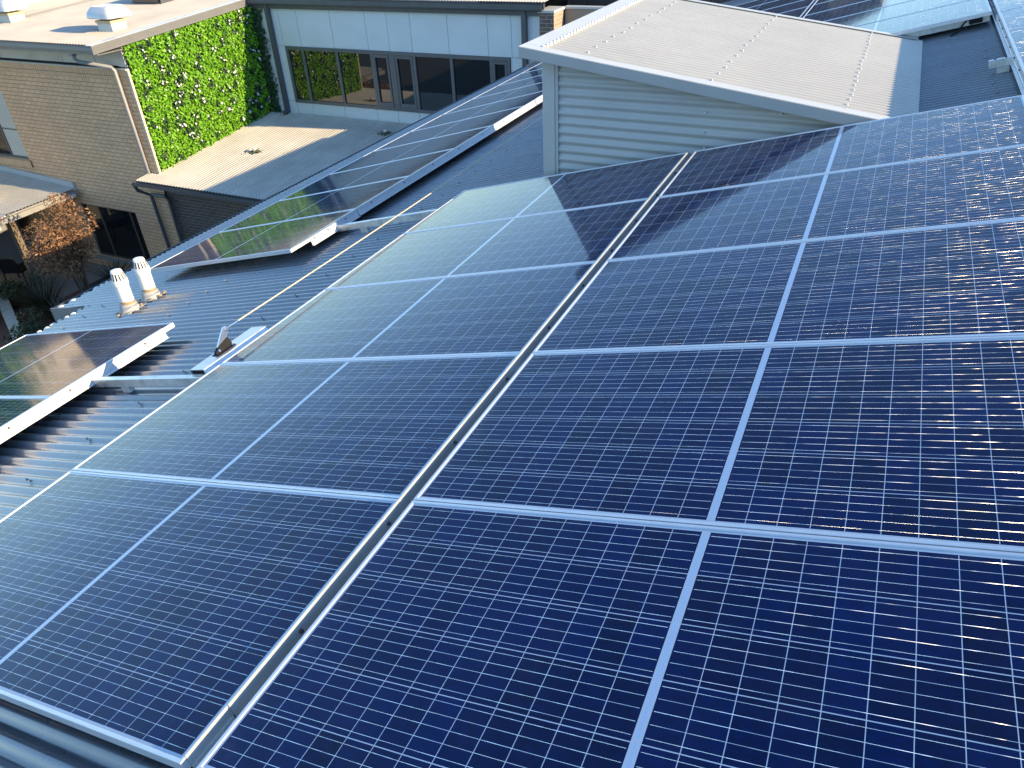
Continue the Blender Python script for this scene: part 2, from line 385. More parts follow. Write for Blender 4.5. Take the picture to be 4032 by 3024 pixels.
# ------------------------------------------------------------------ the long roofed building under the panels
HR = -.15
def roofz(x): return x*ST/CT + HR/CT       # world height of the main roof at world x
XN, XF, XR = -5.93, -6.55, 8.5             # near eave, far eave, ridge (roof-plane x)
B1 = thing('long_building', 'long low building with grey corrugated metal roof carrying the solar panels', 'building', (0, 8, GZ))
AL, AC, NR = pw(1, 0, 0), (0, 1, 0), pw(0, 0, 1)
mb = MB()
mb.corr(pw(XN, -13.9560, HR), AL, AC, NR, XR-XN, 17.6060, phase=.6, amp=.0095)
mb.corr(pw(XF, 3.65, HR), AL, AC, NR, XR-XF, 15.0, phase=.6 + 2*PI*(7.65/.076), amp=.0095)
roof = mb.build('roof', roof_m, B1, smooth=True)
mb = MB()
RX, RZ = pw(XR, 0, HR)[0], pw(XR, 0, HR)[2]
mb.hexa([(-5.45, -13.9, GZ), (RX-.3, -13.9, GZ), (RX-.3, 18.6, GZ), (-5.45, 18.6, GZ),
         (-5.45, -13.9, roofz(-5.45)-.06), (RX-.3, -13.9, roofz(RX-.3)-.06), (RX-.3, 18.6, roofz(RX-.3)-.06), (-5.45, 18.6, roofz(-5.45)-.06)])
mb.build('wall', mat('slate_wall_paint', (.07, .078, .095), .6, 0, .06, 1.0), B1)
mb = MB(); mb.quad((RX, -13.9, RZ), (RX, 18.6, RZ), (RX+9, 18.6, RZ-2.4), (RX+9, -13.9, RZ-2.4))
mb.build('back_slope', roof_m, B1)
# eaves: fascia and gutter, with the step where the far eave reaches further out
def gutter(mb, x, z, y0, y1, wd=.11, hh=.10):
    pr = [(0, 0), (-.004, -hh), (-wd, -hh), (-wd, -.012), (-wd-.010, 0), (-wd+.004, -.004), (-wd+.006, -hh+.006), (-.012, -hh+.006), (-.006, 0)]
    mb.prism(pr, (x, y0, z), (x, y1, z), (1, 0, 0), (0, 0, 1))
ef, en = pw(XF, 0, HR), pw(XN, 0, HR)
mb = MB(); gutter(mb, ef[0]+.01, ef[2]-.022, 3.66, 18.6); gutter(mb, en[0]+.03, en[2]-.03, -13.9, 3.62, .07, .08)
mb.build('gutter', gut_m, B1)
mb = MB(); mb.box(ef[0]+.02, ef[0]+.045, 3.66, 18.6, ef[2]-.22, ef[2]-.02)
mb.hexa([(ef[0]-.10, 3.645, ef[2]-.19), (en[0]+.02, 3.645, ef[2]-.19), (en[0]+.02, 3.66, ef[2]-.19), (ef[0]-.10, 3.66, ef[2]-.19),
         (ef[0]-.10, 3.645, ef[2]-.012), (en[0]+.02, 3.645, en[2]-.012), (en[0]+.02, 3.66, en[2]-.012), (ef[0]-.10, 3.66, ef[2]-.012)])
mb.box(en[0]+.04, en[0]+.06, -13.9, 3.62, en[2]-.20, en[2]-.03)
mb.build('fascia', gut2_m, B1)
for y0, y1, xx in ((-.5, 3.62, XN), (3.70, 4.6, XF)):  # small white lumps along the rib ends at the eave
    y = y0
    while y < y1:
        sz = random.uniform(.022, .034)
        MB().lathe([(.004, -.012), (sz, -.004), (sz*.8, .010), (.004, .016)], pw(xx+random.uniform(-.002, .02), y, HR+.002), NR, 8).build('eave_rib_end', rib_end_m, B1, smooth=True)
        y += .076*(1 if xx == XN else random.choice((1, 1, 2)))
mb = MB()
for k in range(1, 27):                       # side laps of the roof sheets, each on a rib
    y = -4.00726 + .76*k
    xa = XN if y < 3.65 else XF
    mb.box(xa, XR, y-.0014, y+.0014, HR-.012, HR+.0095, pw)
mb.build('sheet_lap', roof_m, B1)
scm = MB(); scm.lathe([(.009, 0), (.009, .004), (.005, .006), (.005, .012), (.001, .013)], (0, 0, 0), (0, 0, 1), 6)
scr = None
def screw(x, y, root, m, z=HR+.0085):
    global scr
    if scr is None: scr = {}
    if m.name not in scr:
        o = scm.build('roof_screw', m, None); scr[m.name] = o.data; o.parent = root
    else:
        o = bpy.data.objects.new('roof_screw', scr[m.name]); col.objects.link(o); o.parent = root
    o.matrix_local = INV[root.name] @ (Matrix.Translation(pw(x, y, z)) @ PANELROT); INV[o.name] = INV[root.name]
for xs, ys in ((-2.72, [1.05+.152*i*2.5 for i in range(17)]), (-4.1, [2.75+.228*i for i in range(6)]), (-5.6, [2.9+.228*i for i in range(5)]), (1.94, [5.25+.304*i for i in range(10)])):
    for y in ys: screw(xs + random.uniform(-.01, .01), round(y/.076)*.076, B1, screw_m)

# ------------------------------------------------------------------ solar panels
def ring(mb, x0, x1, y0, y1, prof):
    n = len(mb.v); k = len(prof)
    for d, z in prof: mb.v += [(x0+d, y0+d, z), (x1-d, y0+d, z), (x1-d, y1-d, z), (x0+d, y1-d, z)]
    for i in range(k):
        j = (i+1) % k
        for c in range(4):
            e = (c+1) % 4; mb.f.append((n+4*i+c, n+4*i+e, n+4*j+e, n+4*j+c))
FR = [(0, -.035), (0, -.0014), (.0014, .0004), (.0095, .0004), (.0120, -.0010), (.0125, -.0062), (.002, -.008), (.002, -.033), (.025, -.033), (.025, -.035)]
def make_panel(label, x0, y0, group, cells=None):
    t = thing('solar_panel', label, 'solar panel', pw(x0, y0, 0), group, PANELROT)
    mb = MB(); ring(mb, 0, PL, 0, PWD, FR); mb.build('frame', alu, t, local=True)
    mb = MB(); mb.box(.0123, PL-.0123, .0123, PWD-.0123, -.0078, -.0038); mb.build('cell_glass', glass_cells, t, local=True)
    return t
proto = None
def panel(label, x0, y0, group):
    global proto
    if proto is None: proto = make_panel(label, x0, y0, group); return proto
    c = copy_tree(proto); place(c, pw(x0, y0, 0), PANELROT); c['label'] = label; c['group'] = group
    return c
ORD = ['first', 'second', 'third', 'fourth', 'fifth', 'sixth', 'seventh', 'eighth', 'ninth', 'tenth', 'eleventh', 'twelfth']
LX = -.055 - PL
near = ['nearest dark navy solar panel right of the gutter, filling the bottom right of the picture',
        'second nearest dark navy solar panel right of the gutter, glinting at its right end',
        'middle solar panel of the five in the right hand main column',
        'fourth nearest solar panel right of the gutter, partly mirroring the dark shed corner',
        'farthest solar panel of the right main column, meeting the shed wall and pale roof']
for k in range(5): panel(near[k], 0, k*PITCH+.0025, 'solar panels of the right main column')
near = ['nearest solar panel left of the gutter, at the bottom left above bare roof',
        'second nearest solar panel left of the gutter, beside bare corrugated roof',
        'middle solar panel of the left main column, next to the cable bracket plank',
        'fourth nearest solar panel left of the gutter, its left edge along the wire rope',
        'farthest solar panel left of the gutter, half pale and half mirroring the shed']
for k in range(5): panel(near[k], LX, k*PITCH+.0025, 'solar panels of the left main column')
VX = -3.33 - PL
for k, l in enumerate(['solar panel at the left picture edge beside the two white vent pipes',
                       'cut off solar panel at the left picture edge, lower left of the vent pipe one']):
    panel(l, VX, 2.70-PWD-k*PITCH, 'solar panels at the left eave')
WX = -3.372 - PL
for k in range(12):
    l = ('nearest solar panel of the long left eave row, mirroring the green wall' if k == 0 else
         ORD[k] + ' solar panel from the near end of the long left eave row' if k < 11 else
         'last solar panel at the far end of the long left eave row')
    panel(l, WX, 4.090+k*PITCH, 'solar panels in the long row along the left eave')
for k in range(6):
    l = ('nearest solar panel just behind the pale shed roof, mirroring blue sky' if k == 0 else
         ORD[k] + ' solar panel behind the pale shed, counting back, in the right hand column')
    panel(l, 0, 8.424+k*PITCH, 'solar panels behind the shed, right column')
for k in range(3, 7):
    l = ORD[k-3] + ' visible solar panel of the left column behind the shed, counted from the front'
    panel(l, LX, 8.424+k*PITCH, 'solar panels behind the shed, left column')
EX = 2.085
for k in range(4, 13):
    l = ('solar panel at the right picture edge touching the main array corner' if k == 5 else
         'nearest solar panel of the right edge column, mostly outside the picture' if k == 4 else
         ORD[k-4] + ' solar panel from the near end of the glittering right edge column')
    panel(l, EX, .15+k*PITCH, 'solar panels in the column at the right picture edge')

# edge channels clipped along the sides of the columns, with their bolts
boltm = MB(); boltm.lathe([(.008, 0), (.008, .004), (.005, .0055), (.005, .010)], (0, 0, 0), (1, 0, 0), 6)
boltd = None
def channel(label, x, y0, y1, depth, face=1, lip=.016, bolts=(), m=None, group='edge channels clipped along the panel columns', zt=.0035):
    global boltd
    t = thing('edge_channel', label, 'edge trim', pw(x, y0, 0), group, PANELROT)
    L = y1-y0; f = face
    pr = [(-lip*f, zt-.003), (-lip*f, zt), (.0005*f, zt), (.0022*f, zt-.0018), (.0022*f, -depth*.60), (.007*f, -depth*.63), (.007*f, -depth+.003), (.022*f, -depth+.003), (.022*f, -depth), (0, -depth), (0, zt-.003)]
    mb = MB(); mb.prism(pr, (0, 0, 0), (0, L, 0), (1, 0, 0), (0, 0, 1)); mb.build('channel', m or alu, t, local=True)
    for b in bolts:
        if boltd is None: o = boltm.build('bolt', mat('bolt_grey', (.07, .07, .075), .5, .3), t, local=True); boltd = o.data
        else:
            o = bpy.data.objects.new('bolt', boltd); col.objects.link(o); o.parent = t
        o.location = (.0022*f, b-y0, -depth*.33)
        if f < 0: o.rotation_euler = (0, 0, PI)
        INV[o.name] = INV[t.name]
    return t
channel('long aluminium channel in the gutter between the two main panel columns', -.0525, .17, 5.10, .080, 1, lip=.004, zt=.006, bolts=[.45+.47*i for i in range(10)], m=chan_m)
channel('short aluminium end piece at the near end of the gutter between main columns', -.0535, .02, .165, .050, 1, lip=.006, zt=.006, m=chan_m)
channel('sunlit aluminium channel under the right edge of the cut off left panels', VX+PL+.002, -.3, 2.60, .074, 1, bolts=[1.37, 1.80, 2.42])
channel('short sunlit start of the channel on the far left row, near the rail', WX+PL+.003, 4.36, 5.10, .082, 1, bolts=[4.42, 4.62, 4.90])
channel('long shaded channel along the right edge of the far left row', WX+PL+.001, 5.11, 16.2, .075, 1, bolts=[5.35+.62*i for i in range(15)])
channel('aluminium channel along the left edge of the right picture edge column', EX-.002, 4.25, 13.3, .095, -1, bolts=[5.5+.42*i for i in range(10)])

# rails under the panels
def rail(label, x0, x1, y, bolts=()):
    t = thing('mounting_rail', label, 'rail', pw(x0, y, -.10), 'mounting rails across the roof', PANELROT)
    mb = MB(); mb.bbox(0, x1-x0, 0, .042, 0, .060, .003); mb.box(-.0015, .0, .006, .036, .006, .054)
    mb.build('rail_body', galv, t, local=True)
    for i in range(int((x1-x0)/1.1)+1): MB().box(.05+i*1.1, .13+i*1.1, .004, .038, -.043, -.0005).build('foot', galv, t, local=True)
    for b in bolts:
        o = bpy.data.objects.new('bolt', boltd); col.objects.link(o); o.parent = t
        o.matrix_local = Matrix.Translation((b, .021, .0605)) @ Matrix.Rotation(-PI/2, 4, 'Y'); INV[o.name] = INV[t.name]
rail('galvanised rail crossing the bare roof beside the cable plank', -5.30, 2.0, 1.951)
rail('galvanised rail crossing the bare roof near the start of the far left row', -5.35, 2.0, 4.742)
rail('short rail end sticking out left from under the right edge column', 1.925, 4.0, 6.43, (.04, .11))
rail('galvanised rail under the near edge of the panels behind the shed', -2.0, 2.03, 8.50)
t = thing('cable_loop', 'black cable hanging below the panel edge behind the pale shed roof', 'cable', pw(1.72, 8.45, -.03))
MB().tube([pw(1.84, 8.46, -.04), pw(1.80, 8.40, -.07), pw(1.76, 8.38, -.12), pw(1.70, 8.38, -.138)], .009, 6).build('cable', black_m, t)
MB().bbox(1.86, 1.97, 8.45, 8.50, -.085, -.036, .004, pw).build('junction_box', black_m, t)

# ------------------------------------------------------------------ anchor plank, bracket, wire rope
t = thing('anchor_plank', 'galvanised hollow plank lying along the roof beside the left main column', 'plank', pw(-2.235, 1.975, -.038), None, PANELROT)
mb = MB(); X0, X1 = -.064, .064
for a in ((X0, X1, .034, .038), (X0, X1, 0, .004)): mb.box(a[0], a[1], 0, .545, a[2], a[3])
mb.box(X0, X0+.004, 0, .545, .0041, .0339); mb.hexa([(X1-.003, 0, .0041), (X1+.018, 0, .0041), (X1+.018, .545, .0041), (X1-.003, .545, .0041), (X1-.004, 0, .0339), (X1, 0, .0339), (X1, .545, .0339), (X1-.004, .545, .0339)])
mb.build('plank_body', galv, t, local=True)
MB().box(X0+.005, X1-.004, .012, .016, .005, .033).build('hollow_shade', black_m, t, local=True)  # black sheet in the open end paints in the shade of the hollow
t = thing('cable_bracket', 'black and steel bracket on the galvanised plank holding the wire rope', 'bracket', pw(-2.24, 2.21, 0), None, PANELROT)
mb = MB(); mb.bbox(-.030, .034, -.075, .075, .0005, .006, .002); mb.build('foot_plate', black_m, t, local=True)
def plate(pts, x0, x1):
    mb = MB(); n = len(pts); mb.v = [(x0, a, b) for a, b in pts] + [(x1, a, b) for a, b in pts]
    mb.f = [tuple(range(n))[::-1], tuple(range(n, 2*n))] + [(i, (i+1) % n, n+(i+1) % n, n+i) for i in range(n)]; return mb
plate([(-.070, .006), (.060, .006), (.066, .020), (.056, .062), (-.040, .040), (-.072, .018)], -.004, .016).build('bracket_body', black_m, t, local=True)
plate([(-.038, .041), (.056, .063), (.094, .104), (.086, .124), (.066, .128), (.030, .100)], -.003, .009).build('steel_arm', steel_m, t, local=True)
MB().lathe([(.014, -.012), (.014, .018), (.008, .022)], (.0, .074, .110), (1, 0, 0), 10).build('pin', steel_m, t, local=True); MB().lathe([(.010, 0), (.010, .010), (.005, .013)], (.0165, -.045, .020), (1, 0, 0), 6).build('bolt', steel_m, t, local=True)
MB().lathe([(.009, 0), (.009, .010)], (.022, .06, .006), (0, 0, 1), 6).build('bolt', steel_m, t, local=True)
t = thing('wire_rope', 'taut wire rope running from the bracket along the bare roof to the shed', 'safety cable', pw(-2.24, 2.29, .11))
MB().tube([pw(-2.236, 2.285, .110), pw(-2.237, 2.40, .108)], .0042, 8).build('end_rod', steel_m, t)
mb = MB()
P0, P1 = Vector(pw(-2.237, 2.40, .108)), Vector(pw(-2.37, 9.6, .10))
N_ = 60
def sag(u): return P0.lerp(P1, u) + Vector((0, 0, -.03*4*u*(1-u)))
mb.tube([sag(i/N_) for i in range(N_+1)], .0050, 8); mb.build('rope', rope_m, t, smooth=True)
t = thing('cable_post', 'small steel post at the far end of the wire rope behind the shed', 'post', pw(-2.37, 9.62, -.14))
MB().lathe([(.05, 0), (.05, .008), (.014, .010), (.014, .25), (.002, .256)], pw(-2.37, 9.62, -.14), NR, 12).build('post', steel_m, t)

# ------------------------------------------------------------------ vent pipes
def vent_pipe(label, x, y):
    z = roofz(x); t = thing('vent_pipe', label, 'vent pipe', (x, y, z), 'white vent pipes through the roof')
    MB().lathe([(.062, .05), (.062, .272)], (x, y, z), n=28).build('pipe', pvc_m, t, smooth=True)
    mb = MB(); mb.lathe([(.0625, .268), (.0695, .270), (.0695, .318), (.068, .326), (.0485, .402), (.046, .408), (.037, .411), (.004, .412)], (x, y, z), n=28)
    cw = mb.build('cowl', pvc_m, t, smooth=True)
    mb = MB()
    for i in range(14):
        a = 2*PI*i/14
        def q(r, h, da): return (x + r*math.cos(a+da), y + r*math.sin(a+da), z+h)
        d1, d2 = .085, .085
        mb.hexa([q(.060, .330, -d1), q(.0690, .330, -d1), q(.0690, .330, d1), q(.060, .330, d1), q(.045, .390, -d2), q(.0540, .390, -d2), q(.0540, .390, d2), q(.045, .390, d2)])
    mb.build('vent_slots', dark_m, cw)
    mb = MB(); mb.lathe([(.112, -.030), (.106, -.004), (.090, .022), (.081, .050), (.073, .078), (.0660, .092), (.062, .096)], (x, y, z), (-.10, 0, 1), 24)
    mb.bbox(-.115, .105, -.105, .105, .007, .0125, .002, lambda a, b, c: tuple(Vector((x, y, z)) + Vector(pw(a, b, c)) ))
    mb.build('rubber_boot', lead_m, t, smooth=True)
    mb = MB(); mb.lathe([(.0630, 0), (.0675, .004), (.0645, .016), (.0630, .030)], (x, y, z+.088), (.12, .10, 1), 20); mb.build('sealant', sealant_m, t, smooth=True)
    for i in range(9):
        a = random.uniform(0, 2*PI); r = random.uniform(.10, .125)
        p = Vector((x, y, z)) + Vector(pw(r*math.cos(a), r*math.sin(a), .012)); s = random.uniform(.010, .020)
        MB().lathe([(s, -.004), (s*.9, .006), (s*.3, .012)], p, NR, 7).build('sealant', sealant_m, t, smooth=True)
    mb = MB()
    for a, b in ((.098, -.09), (.098, .09), (-.105, -.085), (-.03, -.098), (.04, -.098)):
        MB().lathe([(.008, .012), (.008, .016), (.005, .020)], Vector((x, y, z)) + Vector(pw(a, b, 0)), NR, 6).build('flashing_screw', steel_m, t)
vent_pipe('white slotted vent pipe nearer the eave, left one of the pair', -4.690, 3.395)
vent_pipe('white slotted vent pipe further back, right one of the pair', -4.712, 3.665)

# ------------------------------------------------------------------ the shed standing on the roof
SA, S0 = .134, .437
def sz(x): return S0 - SA*x
t = SH = thing('rooftop_shed', 'low shed with pale corrugated roof and horizontal ribbed wall on the main roof', 'shed', (0, 6.8, -.1))
sd = Vector((1, 0, -SA)).normalized(); sn = Vector((SA, 0, 1)).normalized()
YF, YB = 5.20, 8.46
mb = MB(); k_ = math.sqrt(1+SA*SA)
mb.corr((-1.40, YF+.02, sz(-1.40)), sd, (0, 1, 0), sn, (1.45+1.40)*k_, YB-YF-.04, seg=12, amp=.0115)
mb.build('roof', shedroof_m, t, smooth=True)
def sl(x0, x1, y0, y1, z0, z1):            # box lying along the shed roof slope
    p = []
    for zz in (z0, z1):
        for xx, yy in ((x0, y0), (x1, y0), (x1, y1), (x0, y1)): p.append((xx, yy, sz(xx)+zz))
    return p
mb = MB(); mb.hexa(sl(-1.48, 1.44, YF-.012, YF, -.058, .016)); mb.hexa(sl(-1.48, -1.468, YF+.0005, YB, -.058, .016))
mb.hexa(sl(-1.467, 1.42, YF+.001, YF+.012, -.066, -.059))
mb.build('fascia', mat('fascia_paint', (.36, .365, .36), .42, 0, .05, 3), t)
mb = MB(); mb.hexa(sl(-1.466, 1.43, YF-.004, YF+.115, .0165, .0195)); mb.build('front_capping', flash_m, t)
mb = MB(); mb.hexa(sl(-1.482, -1.325, YF+.118, YB, .0165, .0195)); mb.hexa(sl(-1.482, -1.470, YF-.004, YF+.117, .0165, .0195))
cap = mb.build('left_capping', flash_m, t)
mb = MB()
yy = YF+.13
while yy < YB-.1:                          # comb edge of the capping notched over the ribs
    c = Vector((-1.325, yy, sz(-1.325)))
    mb.hexa([(-1.3245, yy-.030, c.z-.006), (-1.3205, yy-.030, c.z-.006), (-1.3205, yy+.030, c.z-.006), (-1.3245, yy+.030, c.z-.006),
             (-1.3245, yy-.012, c.z+.0345), (-1.3205, yy-.012, c.z+.0345), (-1.3205, yy+.012, c.z+.0345), (-1.3245, yy+.012, c.z+.0345)])
    yy += .076
mb.build('comb_edge', wht_m, cap)
mb = MB(); mb.hexa(sl(-1.32, 1.40, YB-.085, YB+.005, .0165, .0200)); mb.hexa(sl(-1.48, 1.40, YB-.002, YB+.010, -.07, .016)); mb.build('back_capping', flash_m, t)
mb = MB()
for k in range(1, 5): mb.hexa(sl(-1.32, 1.44, YF+.02+.76*k-.0014, YF+.02+.76*k+.0014, .004, .0093))
mb.build('sheet_lap', gut2_m, t)
mb = MB()
h0 = -.62
def xm(d):
    z = h0 + d; return max(.0, min((z+.150)/math.tan(TH), (S0+.01-z)/SA) + 1.235)
mb.corr((-1.236, YF+.150, h0), (1, 0, 0), (0, 0, 1), (0, -1, 0), 2, 1.22, a1=lambda d: xm(d) if xm(d) > .001 else .001, phase=.8, seg=10)
mb.build('front_wall', shedwall_m, t, smooth=True)
mb = MB(); mb.corr((-1.33, YF+.25, -.56), (0, 1, 0), (0, 0, 1), (-1, 0, 0), 2.95, 1.15, phase=.8, seg=8); mb.build('side_wall', shedwall_m, t, smooth=True)
mb = MB(); mb.quad((-1.33, 8.38, -.6), (1.5, 8.38, -.6), (1.5, 8.38, .2), (-1.33, 8.38, .6)); mb.build('back_wall', shedwall_m, t)
mb = MB(); mb.bbox(-1.342, -1.232, YF+.128, YF+.245, -.56, sz(-1.3)-.062, .004); mb.bbox(-1.238, -1.205, YF+.136, YF+.141, -.56, sz(-1.22)-.063, .002); mb.build('corner_post', mat('post_paint', (.42, .43, .42), .42, 0, .05, 3), t)
scm2 = MB(); scm2.lathe([(.010, 0), (.010, .003), (.0065, .005), (.0065, .013), (.002, .014)], (0, 0, 0), (0, 0, 1), 7)
sd0 = None
def shscrew(x, y, wall=None):
    global sd0
    if sd0 is None: o = scm2.build('roof_screw', wht_m, None); sd0 = o.data
    else: o = bpy.data.objects.new('roof_screw', sd0); col.objects.link(o)
    o.parent = t
    mt = Matrix.Translation((x, y, sz(x)+.0085)) @ Matrix.Rotation(math.atan(SA), 4, 'Y') if wall is None else Matrix.Translation((x, YF+.1415, wall)) @ Matrix.Rotation(PI/2, 4, 'X')
    o.matrix_local = INV[t.name] @ mt; INV[o.name] = INV[t.name]
def ribY(i): return YF+.02+.076*i
for i in range(3, 40, 3): shscrew(-1.00+random.uniform(-.01, .01), ribY(i))
for i in range(2, 42, 3): shscrew(.02+random.uniform(-.01, .01), ribY(i))
for i in list(range(1, 42, 2)): shscrew(.98+random.uniform(-.008, .008), ribY(i))
for x, z in ((.0, .22), (.0, .07), (.02, -.05), (.55, .25)): shscrew(x, 0, z)

# ------------------------------------------------------------------ brick building on the left
t = BB = thing('brick_building', 'tan brick building with flat pale roof and grey eaves at upper left', 'building', (-20, 12.4, GZ))
BX, BY = -15.10, 12.40
def wall_open(mb, x0, x1, z0, z1, y, holes, depth=.10):
    xs = sorted(set([x0, x1] + [h[0] for h in holes] + [h[1] for h in holes]))
    zs = sorted(set([z0, z1] + [h[2] for h in holes] + [h[3] for h in holes]))
    for a, b in zip(xs, xs[1:]):
        for c, d in zip(zs, zs[1:]):
            mx, mz = (a+b)/2, (c+d)/2
            if any(h[0] < mx < h[1] and h[2] < mz < h[3] for h in holes): continue
            mb.quad((a, y, c), (b, y, c), (b, y, d), (a, y, d))
    for h in holes:
        a, b, c, d = h
        mb.quad((a, y, c), (b, y, c), (b, y+depth, c), (a, y+depth, c)); mb.quad((a, y, d), (b, y, d), (b, y+depth, d), (a, y+depth, d))
        mb.quad((a, y, c), (a, y+depth, c), (a, y+depth, d), (a, y, d)); mb.quad((b, y, c), (b, y+depth, c), (b, y+depth, d), (b, y, d))
GW = (-18.70, -16.50, -6.95, -5.36); UW = (-21.60, -20.17, -4.28, -2.25)
mb = MB(); wall_open(mb, -24, BX, GZ, -1.895, BY, [GW, UW]); mb.noflip = True
mb.build('front_wall', brick_m, t)
mb = MB(); mb.quad((BX, BY, GZ), (BX, 17.2, GZ), (BX, 17.2, -1.0), (BX, BY+.14, -1.0)); mb.quad((-24, 17.2, GZ), (BX, 17.2, GZ), (BX, 17.2, -.9), (-24, 17.2, -.9)); mb.build('side_wall', cream_m, t)
MB().box(-24, BX+.003, BY-.004, BY+.1, -1.894, -1.655).build('soldier_course', soldier_m, t)
MB().box(-24, BX+.004, BY-.012, BY+.14, -1.654, -1.628).build('sill_capping', flash_m, t)
MB().box(-24, BX-.3, BY+.05, BY+.12, -1.627, -1.575).build('shadow_gap', dark_m, t)
mb = MB(); xs = [-24, -23.16, -21.98, -20.80, -19.62, -18.45, -17.28, -16.10, BX-.002]
for a, b in zip(xs, xs[1:]): mb.box(a+.006, b-.006, BY+.05, BY+.07, -1.574, -1.02)
mb.box(-24, BX-.002, BY+.075, BY+.10, -1.60, -1.02); mb.build('band_cladding', band_m, t)
def broof(y): return -.985 + (y-11.72)*.058
mb = MB(); sl2 = math.sqrt(1+.058**2)
mb.corr((-24, 11.72, -.985), Vector((0, 1, .058)).normalized(), (1, 0, 0), Vector((0, -.058, 1)).normalized(), 6.4*sl2, 9.0, seg=8, pitch=.10, amp=.013)
mb.build('roof', mat('brick_building_roof_paint', (.42, .385, .33), .55, 0, .08, 1.4, dirt=.2, dscale=.8, trough_shade=(0, -20+24, .10, 0, .7)), t, smooth=True)
mb = MB()
pr = [(0, 0), (.0, -.095), (-.035, -.125), (-.085, -.115), (-.112, -.075), (-.115, -.01), (-.125, 0), (-.105, -.004), (-.100, -.07), (-.078, -.105), (-.036, -.113), (-.010, -.09), (-.008, 0)]
mb.prism(pr, (-24, 11.74, -1.010), (-15.02, 11.74, -1.010), (0, 1, 0), (0, 0, 1)); mb.build('gutter', gut2_m, t)
mb = MB(); mb.box(-24, -15.03, 11.745, 11.765, -1.20, -1.02); mb.box(-24, -15.03, 11.766, 12.44, -1.20, -1.19); mb.build('soffit', gut2_m, t)
def bz(x0, x1, y0, y1, z0, z1): return [(x0, y0, broof(y0)+z0), (x1, y0, broof(y0)+z0), (x1, y1, broof(y1)+z0), (x0, y1, broof(y1)+z0), (x0, y0, broof(y0)+z1), (x1, y0, broof(y0)+z1), (x1, y1, broof(y1)+z1), (x0, y1, broof(y1)+z1)]
mb = MB(); mb.hexa(bz(-14.99, -14.965, 11.60, 17.9, -.17, .012)); mb.hexa(bz(-14.964, -14.955, 11.60, 17.9, -.095, -.085)); mb.hexa(bz(-14.964, -14.955, 11.60, 17.9, -.045, -.035)); mb.build('barge_board', mat('grey_barge_paint', (.15, .148, .145), .4, 0, .06, 3), t)
mb = MB(); mb.hexa(bz(-15.16, -14.960, 11.60, 17.9, .0135, .018)); mb.build('barge_capping', wht_m, t)
mb = MB(); mb.hexa(bz(-20.46, -20.12, 12.9, 18.0, .011, .016)); mb.build('roof_band', gut2_m, t)  # grey band lying along the roof
# downpipe with its two bends
dp = [(-15.99, 11.83, -1.10), (-15.99, 11.85, -1.34), (-15.97, 11.90, -1.40), (-15.42, 12.29, -1.58), (-15.37, 12.32, -1.66), (-15.37, 12.325, -4.16)]
MB().tube(dp, .045, 12).build('downpipe', mat('downpipe_grey', (.27, .265, .26), .4, 0, .05, 4), t, smooth=True)
MB().bbox(-16.06, -15.92, 11.76, 11.90, -1.26, -1.11, .01).build('rain_head', gut2_m, t)
MB().box(-15.43, -15.31, 12.36, 12.398, -2.62, -2.585).build('pipe_clip', gut2_m, t)
mb = MB(); mb.box(BX+.0015, BX+.055, BY-.004, BY+.055, -4.12, -1.66); mb.build('corner_trim', trim_m, t)
# windows
def window(x0, x1, z0, z1, y, muls, pane_m, fm, root, name='window', rails=(), fw=.05, d=.05, lab=None):
    mb = MB(); mb.box(x0, x1, y-d, y, z0, z0+fw); mb.box(x0, x1, y-d, y, z1-fw, z1)
    cuts = [x0] + list(muls) + [x1]
    e = fw/2
    mb.box(x0, x0+fw, y-d, y, z0+fw, z1-fw); mb.box(x1-fw, x1, y-d, y, z0+fw, z1-fw)
    for m_ in muls: mb.box(m_-e, m_+e, y-d, y, z0+fw, z1-fw)
    for r_ in rails: mb.box(x0+fw, x1-fw, y-d+.004, y-.004, r_-.018, r_+.018)
    f = mb.build(name, fm, root)
    for i, (a, b) in enumerate(zip(cuts, cuts[1:])):
        MB().box(a+(fw if i == 0 else e), b-(fw if i == len(cuts)-2 else e), y-.012, y-.004, z0+fw, z1-fw).build('pane', pane_m[i] if isinstance(pane_m, list) else pane_m, f)
    return f
frame_m = mat('grey_window_frame', (.11, .115, .125), .38, .2, .06, 5)
brownf_m = mat('bronze_window_frame', (.10, .085, .07), .4, .2, .08, 5)
window(GW[0]+.002, GW[1]-.002, GW[2]+.002, GW[3]-.002, BY+.10, (-18.04, -16.80), winlow_m, brownf_m, t)
MB().box(GW[0]-.08, GW[1]+.1, BY-.10, BY-.003, -7.03, -6.955).build('window_sill', mat('pale_sill', (.30, .27, .23), .7, 0, .08, 4), t)
reflection_m = mat('painted_reflection', (.50, .47, .40), .7, 0, .04, 2)
window(UW[0]+.002, UW[1]-.002, UW[2]+.002, UW[3]-.002, BY+.10, (-20.95,), [winlow_m, winlow_m], frame_m, t, rails=(-3.47,))
mb = MB(); mb.box(-20.90, UW[1]-.06, BY+.062, BY+.085, UW[2]+.06, UW[3]-.06); mb.build('blind', reflection_m, t)  # cream panel over the pane paints in a bright reflection
MB().box(UW[0]-.1, UW[1]+.08, BY-.05, BY-.003, UW[2]-.20, UW[2]-.005).build('brick_sill', soldier_m, t)
# inside of the ground floor room
mb = MB(); mb.quad((-18.75, 14.2, GZ), (-16.45, 14.2, GZ), (-16.45, 14.2, -5.3), (-18.75, 14.2, -5.3)); mb.build('room_back', mat('dim_room', (.20, .18, .16), .9), t)

